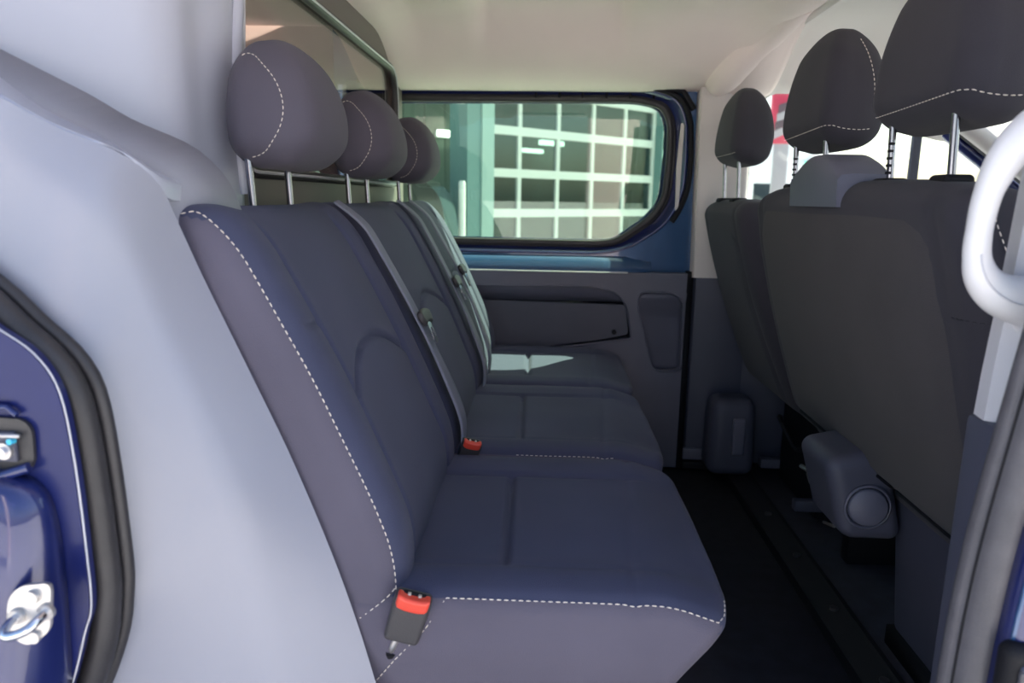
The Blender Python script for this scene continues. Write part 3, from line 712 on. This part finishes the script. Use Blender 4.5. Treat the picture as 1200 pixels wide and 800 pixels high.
# headrests
def headrest(parent, yc, xb, zb, hy, hz, hx, tilt, mat, posts, face=1, stitch_side=True, squash=0.34, zpost=0.88, collars=None, postx=0.0, low=0.0):
    """xb, zb: base centre; face=+1 faces +x"""
    def fn(p):
        t = (p.z + hz) / (2 * hz)
        sy = 1 - squash * max(0, (t - 0.30) / 0.70) ** 2.2 - 0.10 * max(0, (0.25 - t) / 0.25) ** 2
        sx = 1 - 0.38 * max(0, (t - 0.25) / 0.75) ** 2
        dome = 0.20 * hz * (1 - (p.y / hy) ** 2) * sstep(0.3, 1.0, t)
        belly = 0.018 * math.sin(PI * min(1, max(0, t))) * sstep(0, hx, p.x) 
        x = p.x * sx + belly
        x -= 0.02 * sstep(-hx, hx, p.x) * (abs(p.y) / hy) ** 3
        z = p.z + hz + dome
        z -= low * (1 - t) * (1 - 0.5 * (p.x / hx + 1)) 
        x2 = x * math.cos(tilt) - z * math.sin(tilt); z2 = x * math.sin(tilt) + z * math.cos(tilt)
        return Vector((xb + face * x2, yc + p.y * sy, zb + z2))
    s = Soft((hx, hy, hz), min(hx, hy, hz) * 0.78, (10, 20, 16), fn, k=6)
    h = s.build('headrest', mat, parent)
    hxs = hx * face
    for py in posts:
        pt = tube('post', [(xb + postx, py, zpost), (xb + postx - face * 0.006, py, zb + 0.045)], 0.0054, M['stay'], h, seg=12)
        if collars: Soft((0.020, 0.024, 0.008), 0.0075, (2, 2, 2), lambda q, py=py: Vector((xb + postx, py, zpost + 0.006)) + q).build('post_collar', M['black'], h)
    if stitch_side:
        path = []
        for i in range(41):
            a_ = math.radians(100 - 185 * i / 40)
            path.append(s.at((max(-hx, -0.45 * hx + 1.20 * hx * math.cos(a_)), -hy, hz * (0.05 + 0.92 * math.sin(a_)) - 0.10 * hz * (1 - math.sin(a_)) * 0.5)))
        stitch('stitching', [q + Vector((face * 0.0004, -0.0012, 0)) for q in path], M['thread'], h, dash=0.005, gap=0.003, r=0.0008)
    return s
for (yc, pa, pb_) in ((1.118, 1.022, 1.174), (1.615, 1.525, 1.684), (2.130, 2.045, 2.205)):
    headrest(bench, yc, -0.388, 0.937, 0.124, 0.083, 0.058, 0.10, M['fabric_head'], (pa, pb_), 1, True, zpost=0.86, postx=-0.028)
adopt(bench)

# seat belts lying on the bench back
def belt(name, label, pts, wdt, tongue, fold=0):
    """pts: (y, s) down the face of the bench back"""
    root = empty(name, back_surf(pts[-1][0], pts[-1][1])); tag(root, label, 'seat belt', 'seat belts on the rear bench')
    c = catmull([(a, b, 0) for a, b in pts], 10)
    rowsL, rowsR, top = [], [], []
    N = len(c)
    for i, q in enumerate(c):
        t = c[min(i + 1, N - 1)] - c[max(i - 1, 0)]; n2 = Vector((t.y, -t.x, 0)).normalized()
        if n2.x > 0: n2 = -n2
        row = []
        for k in range(7):
            e = (k / 6 - 0.5); dd = n2 * wdt * e * (1 + 0.45 * sstep(0.0, 0.2, -q.y))
            lift = 0.018 - 0.006 * sstep(0.20, 0.272, abs(q.y)) + 0.004 * math.sin(k * 2.6 + 0.1 * i) * fold * sstep(-0.05, 0.15, -q.y) + (0.0012 if k in (1, 5) else 0)
            row.append(back_surf(q.x - dd.x, q.y - dd.y, lift))
        rowsL.append(row)
    web = loft('webbing', rowsL, M['webbing'], root, angle=180)
    sd = web.modifiers.new('thickness', 'SOLIDIFY'); sd.thickness = 0.0025
    # tongue: plastic shoulder and slotted steel plate
    ty, ts, ang = tongue
    def tp(a, b, lift):   # a across, b down
        a *= 1.2; b *= 1.25
        ca, sa = math.cos(ang), math.sin(ang)
        return back_surf(ty + a * ca - b * sa * 1.0, ts - b * ca - a * sa, lift)
    sh = Soft((0.031, 0.011, 0.006), 0.005, (8, 4, 2), lambda p: tp(p.x * (1 - 0.25 * (p.y > 0) * p.y / 0.011), p.y + 0.004 * (p.x / 0.03) ** 2, 0.027 + p.z))
    s_o = sh.build('tongue', M['buckle'], root)
    outer = round_poly([(-0.0125, 0.006), (0.0125, 0.006), (0.0125, 0.044), (-0.0125, 0.044)], [0.001, 0.001, 0.006, 0.006], 4)
    inner = round_poly([(-0.0065, 0.020), (0.0065, 0.020), (0.0065, 0.035), (-0.0065, 0.035)], 0.002, 3)
    plate('tongue_plate', [Vector(p) for p in outer], [[Vector(p) for p in inner]], lambda p, d: tp(p[0], p[1], 0.029 - d), 0.003, M['chrome'], root)
    adopt(root)
    return root
belt('seat_belt', 'grey belt with lone tongue hanging down between near and middle bench backs', [(1.292, 0.272), (1.300, 0.20), (1.310, 0.10), (1.318, 0.02), (1.325, -0.06), (1.330, -0.15), (1.330, -0.235), (1.325, -0.275)], 0.046, (1.328, 0.020, 0.06), 0.25)
belt('seat_belt', 'grey belt with silver tongue along the seam of the middle bench back', [(1.830, 0.272), (1.832, 0.20), (1.834, 0.10), (1.836, 0.035), (1.830, -0.06), (1.820, -0.15), (1.805, -0.24), (1.800, -0.275)], 0.046, (1.842, 0.030, 0.03), 0.3)
belt('seat_belt', 'grey belt lying on the bench back next to tinted window', [(1.985, 0.272), (1.990, 0.20), (2.000, 0.12), (2.010, 0.05), (2.000, -0.05), (1.975, -0.15), (1.945, -0.24), (1.930, -0.275)], 0.042, (2.018, 0.045, 0.03), 0.3)

# belt buckles
def buckle(label, base, axis, side, sc, strap_end):
    root = empty('belt_buckle', strap_end); tag(root, label, 'belt buckle')
    a = Vector(axis).normalized(); s_ = Vector(side); s_ = (s_ - a * s_.dot(a)).normalized(); n = s_.cross(a).normalized()
    if n.y > 0: n = -n
    B = Vector(base)
    def mp(u, v, w_): return B + (s_ * u + n * v + a * w_) * sc
    Soft((0.0215, 0.011, 0.031), 0.006, (6, 4, 6), lambda p: mp(p.x * (1 - 0.06 * (0.03 - p.z) / 0.06), p.y, p.z)).build('housing', M['buckle'], root)
    Soft((0.0185, 0.0075, 0.0085), 0.004, (6, 3, 4), lambda p: mp(p.x, p.y + 0.0065, p.z + 0.0235 + 0.004 * abs(p.x / 0.0185) ** 3)).build('release_button', M['red'], root)
    Soft((0.0135, 0.003, 0.003), 0.0015, (3, 2, 2), lambda p: mp(p.x, p.y + 0.001, p.z + 0.0305)).build('slot', M['black'], root)
    for q in (-0.006, 0.006): Soft((0.002, 0.0022, 0.002), 0.001, (1, 1, 1), lambda p, q=q: mp(p.x + q, p.y + 0.004, p.z + 0.0325)).build('slot_spring', M['steel'], root)
    e = Vector(strap_end)
    tube('stalk', catmull([mp(-0.004, 0, -0.028), mp(-0.006, 0, -0.045), e.lerp(mp(-0.006, 0, -0.045), 0.4), e], 5), 0.0042 * sc, M['steel'], root, seg=8)
    tube('stalk_sleeve', [e.lerp(mp(-0.006, 0, -0.045), 0.5), e], 0.0075 * sc, M['black'], root, seg=10)
    adopt(root)
buckle('charcoal buckle with red button beside end of near seat cushion', (-0.160, 0.798, 0.396), (0.30, -0.10, 1.0), (1.0, 0.10, -0.25), 1.08, (-0.185, 0.812, 0.335))
buckle('small buckle with red button between near and middle seat cushions', (-0.140, 1.305, 0.425), (0.30, -0.25, 1.0), (1.0, 0.2, -0.3), 0.9, (-0.185, 1.308, 0.335))

# ------------------------------------------------------------------ front seats
def front_back(root, y0, y1, xt, zt, zb, lean, name='backrest'):
    """seat back seen from behind: xt = rear face x at the top"""
    yc, hy = (y0 + y1) / 2, (y1 - y0) / 2; hz = (zt - zb) / 2; hx = 0.06
    def fn(p):
        t = (p.z + hz) / (2 * hz); u = p.y / hy
        x = xt + hx + p.x + lean * max(0, 1 - t) ** 1.25 
        rear = 1 - sstep(-hx, 0.0, p.x)
        x -= rear * 0.014 * (1 - u ** 4) * math.sin(PI * min(1, max(0, t * 0.9 + 0.05)))
        ed = 0.5 * (y1 - y0) - abs(p.y)
        seam = abs(p.y) - (hy - 0.075 + 0.03 * (1 - t) ** 2)
        x += rear * gro(seam, 0.007, 0.004)
        z = zb + p.z + hz - 0.022 * abs(u) ** 5 * sstep(0.8, 1, t) + 0.004 * noise.noise(Vector((p.y * 4, p.z * 4, 2.0)))
        y = yc + p.y * (1 - 0.06 * sstep(0.72, 1, t) * abs(u))
        return Vector((x, y, z))
    s = Soft((hx, hy, hz), 0.045, (8, 56, 40), fn)
    return s, s.build(name, M['fabric_black'], root)

pb = empty('passenger_seat', (0.95, 1.31, 0.03)); tag(pb, 'wide black front passenger bench seen from behind with two headrests', 'car seat')
s, bo = front_back(pb, 0.86, 1.785, 0.476, 0.935, 0.385, 0.150)
# felt panel covering the back
def felt(name, s, y0, y1, z0, z1, parent, mat):
    hy, hz = s.h.y, s.h.z; rows_ = []
    out = round_poly([(y0, z0), (y1, z0), (y1, z1), (y0, z1)], [0.03, 0.03, 0.09, 0.09], 6)
    ny, nz = 30, 24
    for i in range(nz + 1):
        v = i / nz; zz = z0 + (z1 - z0) * v; r_ = []
        ins = 0.055 * max(0, (v - 0.86) / 0.14) ** 2
        for j in range(ny + 1):
            yy = y0 + ins + (y1 - y0 - 2 * ins) * j / ny
            q = s.at((-s.h.x, yy, zz)); edge = min(j, ny - j, i, nz - i)
            r_.append(q + Vector((-0.004 if edge > 0 else 0.001, 0, 0)))
        rows_.append(r_)
    return loft(name, rows_, mat, parent, angle=80)
felt('back_panel', s, -0.385, 0.40, -0.255, 0.225, pb, M['carpet_back'])
tube('panel_edge', [s.at((-s.h.x, -0.39 + 0.79 * i / 30, -0.258)) + Vector((-0.002, 0, 0)) for i in range(31)], 0.004, M['black'], pb, seg=6)
stitch('seam', [s.at((-0.02, -0.4575 + 0.0, -0.25 + 0.5 * i / 40)) + Vector((0, -0.0015, 0)) for i in range(41)], M['thread'], pb)
stitch('seam', [s.at((-0.045 + 0.0, -0.40 - 0.0575 * i / 14, 0.10)) + Vector((-0.001, 0, 0.001)) for i in range(15)], M['dark_thread'], pb)
for (yc, a, b) in ((1.100, 1.013, 1.190), (1.550, 1.465, 1.636)):
    hs = headrest(pb, yc, 0.556, 0.995, 0.146, 0.108, 0.056, -0.03, M['fabric_black'], (a, b), 1, False, squash=0.42, zpost=0.925, collars=True, postx=-0.024, low=-0.02)
    hx = hs.h.x; hy = hs.h.y; hz = hs.h.z; h_ob = pb.children[-1]
    low_seam = [hs.at((-hx, hy * 0.95 - 1.95 * hy * i / 40, -hz * (0.90 - 0.14 * i / 40))) + Vector((-0.0015, 0, -0.0005)) for i in range(39)]
    low_seam += [hs.at((-hx * 0.8 + 1.7 * hx * i / 16, -hy, -hz * (0.76 - 0.12 * (i / 16) ** 2))) + Vector((0, -0.0015, -0.0005)) for i in range(17)]
    stitch('stitching', low_seam, M['thread'], h_ob, r=0.0009)
    stitch('stitching', [hs.at((hx * 0.62, -hy, -hz * 0.2 + 1.2 * hz * i / 30)) + Vector((0, -0.0012, 0)) for i in range(31)], M['thread'], h_ob, r=0.0009)
# notches of the height stays
for py in (1.190, 1.636):
    for k in range(5): tube('notch', [(0.5275, py - 0.001, 0.945 + 0.011 * k), (0.5275, py - 0.001, 0.949 + 0.011 * k)], 0.0052, M['black'], pb, seg=8)
# shoulder belt guide between the two headrests
gp = []
for i in range(21):
    t = i / 20; y = 1.235 + 0.235 * t; z = 0.918 + 0.066 * math.sin(PI * min(1, 0.10 + 0.80 * t)) ** 0.7
    gp.append((y, z))
grow = [[Vector((0.470, y, 0.893)), Vector((0.468, y, z - 0.010)), Vector((0.474, y, z - 0.002)), Vector((0.490, y, z)), Vector((0.545, y, z)), Vector((0.555, y, z - 0.006)), Vector((0.557, y, 0.893))] for y, z in gp]
loft('belt_guide', grow, M['mid_plastic'], pb, closed_u=True, cap=True, angle=50)
# hinge cover
def hinge_fn(p):
    t = (p.z + 0.085) / 0.17
    return Vector((0.605 + p.x + 0.045 * (0.5 - t) , 1.385 + p.y, 0.358 + p.z + 0.25 * p.x * t))
Soft((0.058, 0.085, 0.085), 0.026, (6, 8, 8), hinge_fn).build('hinge_cover', M['dark_plastic'], pb)
HC = Vector((0.607, 1.300, 0.345)); HA = Vector((-0.12, -1.0, 0.05)).normalized()
tube('hinge_cap', [HC, HC + HA * 0.006, HC + HA * 0.010], [0.036, 0.036, 0.032], M['mid_plastic'], pb, seg=28, ref=Vector((0, 0, 1)))
tube('hinge_rim', [HC + HA * 0.003 + Vector((0.041 * math.cos(a_ / 24 * 2 * PI), 0, 0.041 * math.sin(a_ / 24 * 2 * PI))) for a_ in range(24)], 0.003, M['mid_plastic'], pb, seg=6, closed=True)
Soft((0.26, 0.475, 0.075), 0.05, (8, 12, 4), lambda p: Vector((0.93 + p.x, 1.325 + p.y, 0.40 + p.z))).build('seat_cushion', M['fabric_black'], pb)
def basefn(p): return Vector((0.93 + p.x + (0.035 * (0.17 - p.z) / 0.34 if p.x < 0 else 0), 1.12 + p.y, 0.225 + p.z))
Soft((0.255, 0.24, 0.165), 0.02, (6, 8, 6), basefn).build('seat_base', M['dark_plastic'], pb)
box('base_foot', 0.70, 1.15, 0.90, 1.36, 0.03, 0.07, M['black'], pb)
for y in (1.40, 1.70): box('seat_leg', 0.75, 1.12, y - 0.02, y + 0.02, 0.03, 0.33, M['black'], pb, bev=0.004)
adopt(pb)

ds = empty('driver_seat', (0.95, 2.11, 0.03)); tag(ds, 'single black driver seat seen from behind with one headrest', 'car seat')
s2, bo2 = front_back(ds, 1.855, 2.345, 0.475, 0.905, 0.34, 0.190)
felt('back_panel', s2, -0.19, 0.19, -0.27, 0.20, ds, M['fabric_black'])
hs = headrest(ds, 2.115, 0.528, 0.988, 0.128, 0.098, 0.052, -0.03, M['fabric_black'], (2.035, 2.195), 1, False, squash=0.40, zpost=0.895, collars=True, postx=-0.015, low=-0.02)
h_ob = ds.children[-1]
stitch('stitching', [hs.at((-hs.h.x, -hs.h.y * 0.95 + 1.9 * hs.h.y * i / 40, -hs.h.z * 0.86)) + Vector((-0.0012, 0, 0)) for i in range(41)], M['thread'], h_ob, r=0.0008)
Soft((0.26, 0.27, 0.075), 0.05, (8, 10, 4), lambda p: Vector((0.95 + p.x, 2.075 + p.y, 0.39 + p.z))).build('seat_cushion', M['fabric_black'], ds)
box('seat_box', 0.76, 1.18, 1.93, 2.26, 0.03, 0.33, M['black'], ds, bev=0.01)
for y in (1.93, 2.26): box('seat_rail', 0.70, 1.25, y - 0.015, y + 0.015, 0.06, 0.09, M['dark_plastic'], ds, bev=0.003)
tube('adjuster_bar', [(0.70, 1.90, 0.20), (0.715, 1.82, 0.20), (0.715, 1.86, 0.17), (0.74, 1.95, 0.16)], 0.006, M['steel'], ds, seg=8)
tube('cable', catmull([(0.74, 2.22, 0.24), (0.70, 2.1, 0.27), (0.71, 1.98, 0.22), (0.73, 1.90, 0.25), (0.75, 1.84, 0.12)], 8), 0.007, M['black'], ds, seg=8)
box('wiring_plug', 0.715, 0.745, 1.78, 1.84, 0.125, 0.155, M['mid_plastic'], ds, bev=0.004)
tube('bracket_bar', [(0.735, 1.80, 0.085), (0.72, 1.70, 0.12)], 0.004, M['steel'], ds, seg=6)
adopt(ds)

# belt reel cover at the foot of the far pillar
rc_ = empty('reel_cover', (0.60, 2.28, 0.03)); tag(rc_, 'dark rounded belt reel cover at the foot of far pillar', 'reel cover')
def rfn(p):
    t = (p.z + 0.125) / 0.25
    return Vector((0.598 + p.x * (1 - 0.10 * t) , 2.275 + p.y * (1 - 0.1 * t), 0.165 + p.z))
Soft((0.075, 0.065, 0.125), 0.035, (6, 6, 6), rfn).build('shell', M['dark_plastic'], rc_)
Soft((0.020, 0.008, 0.060), 0.007, (3, 2, 4), lambda p: Vector((0.612, 2.208, 0.175)) + p).build('front_rib', M['mid_plastic'], rc_)
adopt(rc_)

# ------------------------------------------------------------------ garage hall across the yard
FA = Vector((-0.79, 9.5, 0)); FD = Vector((0.7071, 0.7071, 0)); FN = Vector((0.7071, -0.7071, 0))   # start of the glazed door, along, outward
GZ = -0.55
hall = empty('garage_hall', (FA.x, FA.y, GZ)); tag(hall, 'workshop hall with glazed sectional door seen through tinted side window', 'building')
def fbox(name, s0, s1, n0, n1, z0, z1, mat, parent):
    V = []
    for s_ in (s0, s1):
        for n_ in (n0, n1):
            for z_ in (z0, z1): V.append(FA + FD * s_ + FN * n_ + Vector((0, 0, z_)))
    return mesh(name, V, [(0, 1, 3, 2), (4, 6, 7, 5), (0, 4, 5, 1), (2, 3, 7, 6), (0, 2, 6, 4), (1, 5, 7, 3)], mat, parent, smooth=False)
fbox('column', -0.42, -0.20, -0.25, 0.10, GZ, 4.2, M['teal'], hall)
fbox('column_lit_face', -0.20, 0.0, -0.15, 0.12, GZ, 4.2, M['teal_light'], hall)  # front face of the column, its light painted as a paler green
gd = fbox('sectional_door', 0.0, 3.46, -0.14, -0.10, GZ, GZ + 0.06, M['frame_white'], hall)
cols = [0.0, 0.58, 1.31, 2.03, 2.75, 3.46]
rws = [GZ + 0.02, 0.17, 0.70, 1.22, 1.76, 2.29, 2.82, 3.35]
for z in rws[1:]: fbox('rail', 0.0, 3.46, -0.10, -0.02, z - 0.055, z + 0.055, M['frame_white'], gd)
for c in cols: fbox('mullion', c - 0.03, c + 0.03, -0.09, -0.03, GZ, 3.35, M['frame_white'], gd)
for i in range(len(cols) - 1):
    for j in range(len(rws) - 1): fbox('pane', cols[i] + 0.03, cols[i + 1] - 0.03, -0.07, -0.06, rws[j] + 0.055, rws[j + 1] - 0.055, M['pane'], gd)
fbox('front_wall', 3.8, 6.0, -0.2, -0.1, GZ, 4.2, M['teal_light'], hall)
fbox('column', 3.50, 3.80, -0.25, 0.10, GZ, 4.2, M['teal'], hall)
fbox('lintel', -0.42, 3.8, -0.2, 0.06, 3.36, 4.2, M['teal_light'], hall)
fbox('hall_floor', -3, 6, -7, -0.05, GZ - 0.02, GZ + 0.01, M['hall_floor'], hall)
fbox('end_wall', 6, 6.1, -7, -0.1, GZ, 4.2, M['hall'], hall)
fbox('rear_wall', -3, 6, -7.1, -7, GZ, 4.2, M['hall'], hall)
fbox('roof', -3, 6, -7.1, 0.1, 4.2, 4.4, M['teal_light'], hall)
for s_, n_ in ((3.8, -3.0), (5.2, -5.0)): fbox('tube_lamp', s_, s_ + 0.6, n_, n_ + 0.10, 1.90, 1.99, M['tube'], hall)
fbox('tool_cabinet', 0.9, 1.7, -4.2, -3.7, GZ, 0.75, M['toolblue'], hall)
fbox('tool_cabinet', 2.3, 3.0, -5.2, -4.7, GZ, 1.0, M['hall_floor'], hall)
# open bay to the left with clad wall
for k in range(16): fbox('cladding_board', -1.4 + 0.2 * k, -1.4 + 0.2 * k + 0.185, -2.55 + 0.02 * (k % 2), -2.5 + 0.02 * (k % 2), GZ, 4.2, M['cladding'], hall)
adopt(hall)
wl = empty('strip_light', FA + FD * 1.1 + FN * -2.4 + Vector((0, 0, 1.84))); tag(wl, 'white strip light on clad wall left of hall column', 'lamp')
fbox('lamp_tube', 1.0, 1.24, -2.44, -2.36, 1.85, 1.94, M['tube'], wl); fbox('lamp_base', 0.98, 1.26, -2.47, -2.44, 1.83, 1.96, M['frame_white'], wl); adopt(wl)
# dark car parked in the bay
car = empty('parked_car', (-2.5, 8.4, GZ)); tag(car, 'black car parked in front of the hall left of the column', 'car')
cprof = [(0, 0.30), (0.0, 0.85), (0.10, 1.45), (0.40, 1.70), (1.2, 1.74), (2.2, 1.70), (3.0, 1.08), (4.1, 0.92), (4.25, 0.35)]
def cp3(x, z, y): return Vector((-1.02 - x * 0.93, 7.55 + y * 0.6 + x * 0.30, GZ + z))
loft('car_body', [[cp3(x, z, y) for x, z in round_poly(cprof, 0.12, 4)] for y in (0, 0.05, 1.65, 1.7)], M['carpaint'], car, closed_u=True, cap=True)
loft('side_window', [[cp3(x, z, y) for x, z in ((0.25, 1.10), (0.45, 1.55), (2.1, 1.55), (2.75, 1.10))] for y in (-0.012, 0.0)], M['carglass'], car, closed_u=True, cap=True)
for x in (0.85, 3.4):
    for y in (0.0, 1.55): tube('wheel', [cp3(x, 0.31, y - 0.02), cp3(x, 0.31, y + 0.2)], 0.31, M['tyre'], car, seg=24)
Soft((0.14, 0.03, 0.06), 0.02, (2, 2, 2), lambda p: cp3(0.12, 0.66, -0.02) + p).build('head_lamp', M['pale'], car)
adopt(car)
bol = empty('bollard', (-0.934, 7.9, GZ)); tag(bol, 'white bollard post in front of the hall column', 'bollard')
bp = bol.location; tube('post', [bp, bp + Vector((0, 0, 1.58))], 0.038, M['white'], bol, seg=16); tube('cap', [bp + Vector((0, 0, 1.58)), bp + Vector((0, 0, 1.62))], [0.04, 0.03], M['white'], bol, seg=16); adopt(bol)
# white showroom and its signs, seen past the front headrests
show = empty('showroom', (6.5, 17.0, GZ)); tag(show, 'white showroom building seen through the driver door window', 'building')
box('wall', 4.4, 6.4, 17.0, 20.0, GZ, 2.6, M['wallwhite'], show)
box('parapet', 4.35, 6.45, 16.99, 20.0, 2.6, 2.9, M['pale'], show)
for x in (4.6, 5.5): box('shop_window', x, x + 0.75, 16.98, 17.0, 0.1, 1.3, M['carglass'], show)
adopt(show)
ex = empty('exit_sign', (5.4, 16.9, 1.5)); tag(ex, 'small green exit sign on the white showroom wall', 'sign')
box('sign_face', 5.66, 5.86, 16.91, 16.94, 1.70, 1.80, M['exitgreen'], ex); box('sign_case', 5.64, 5.88, 16.94, 16.985, 1.68, 1.82, M['white'], ex); adopt(ex)
ps = empty('pylon_sign', (4.5, 14.0, GZ)); tag(ps, 'red pylon sign with slanted grey lettering beyond driver headrest', 'sign')
px0 = 4.02
box('panel', px0, px0 + 0.62, 14.0, 14.12, 1.95, 2.86, M['signred'], ps, bev=0.01)
box('mast', px0 + 0.10, px0 + 0.36, 14.02, 14.10, GZ, 1.96, M['signgrey'], ps, bev=0.01)
box('foot', px0 + 0.0, px0 + 0.46, 13.9, 14.2, GZ, GZ + 0.1, M['signdark'], ps)
for k in range(4):
    mt = M['signgrey'] if k % 2 == 0 else M['signdark']
    V = [(px0 + 0.05 + 0.02 * k, 13.985, 2.02 + 0.15 * k), (px0 + 0.60, 13.985, 2.28 + 0.15 * k), (px0 + 0.60, 13.985, 2.36 + 0.15 * k), (px0 + 0.05 + 0.02 * k, 13.985, 2.18 + 0.15 * k)]
    V += [(a, 14.0, c) for a, b, c in V]
    mesh('letter_bar', V, [(0, 1, 2, 3), (7, 6, 5, 4), (0, 4, 5, 1), (1, 5, 6, 2), (2, 6, 7, 3), (3, 7, 4, 0)], mt, ps, smooth=False)
adopt(ps)

# unseen pink pillar added behind the viewer to put a reflection in the far window
wp = empty('added_reflector_pillar', (0.95, -6.0, GZ)); tag(wp, 'unseen pale pink pillar added for a reflection in the far side window', 'pillar')
bl = pmat('pale pink render', (0.85, 0.70, 0.66), 0.8, var=0.03)
box('shaft', 0.55, 1.28, -6.5, -6.0, GZ + 0.15, 5.2, bl, wp, bev=0.02)
box('plinth', 0.48, 1.35, -6.6, -5.93, GZ, GZ + 0.15, M['wallwhite'], wp, bev=0.02)
box('cap_stone', 0.48, 1.35, -6.6, -5.93, 5.2, 5.35, M['wallwhite'], wp, bev=0.02)
adopt(wp)
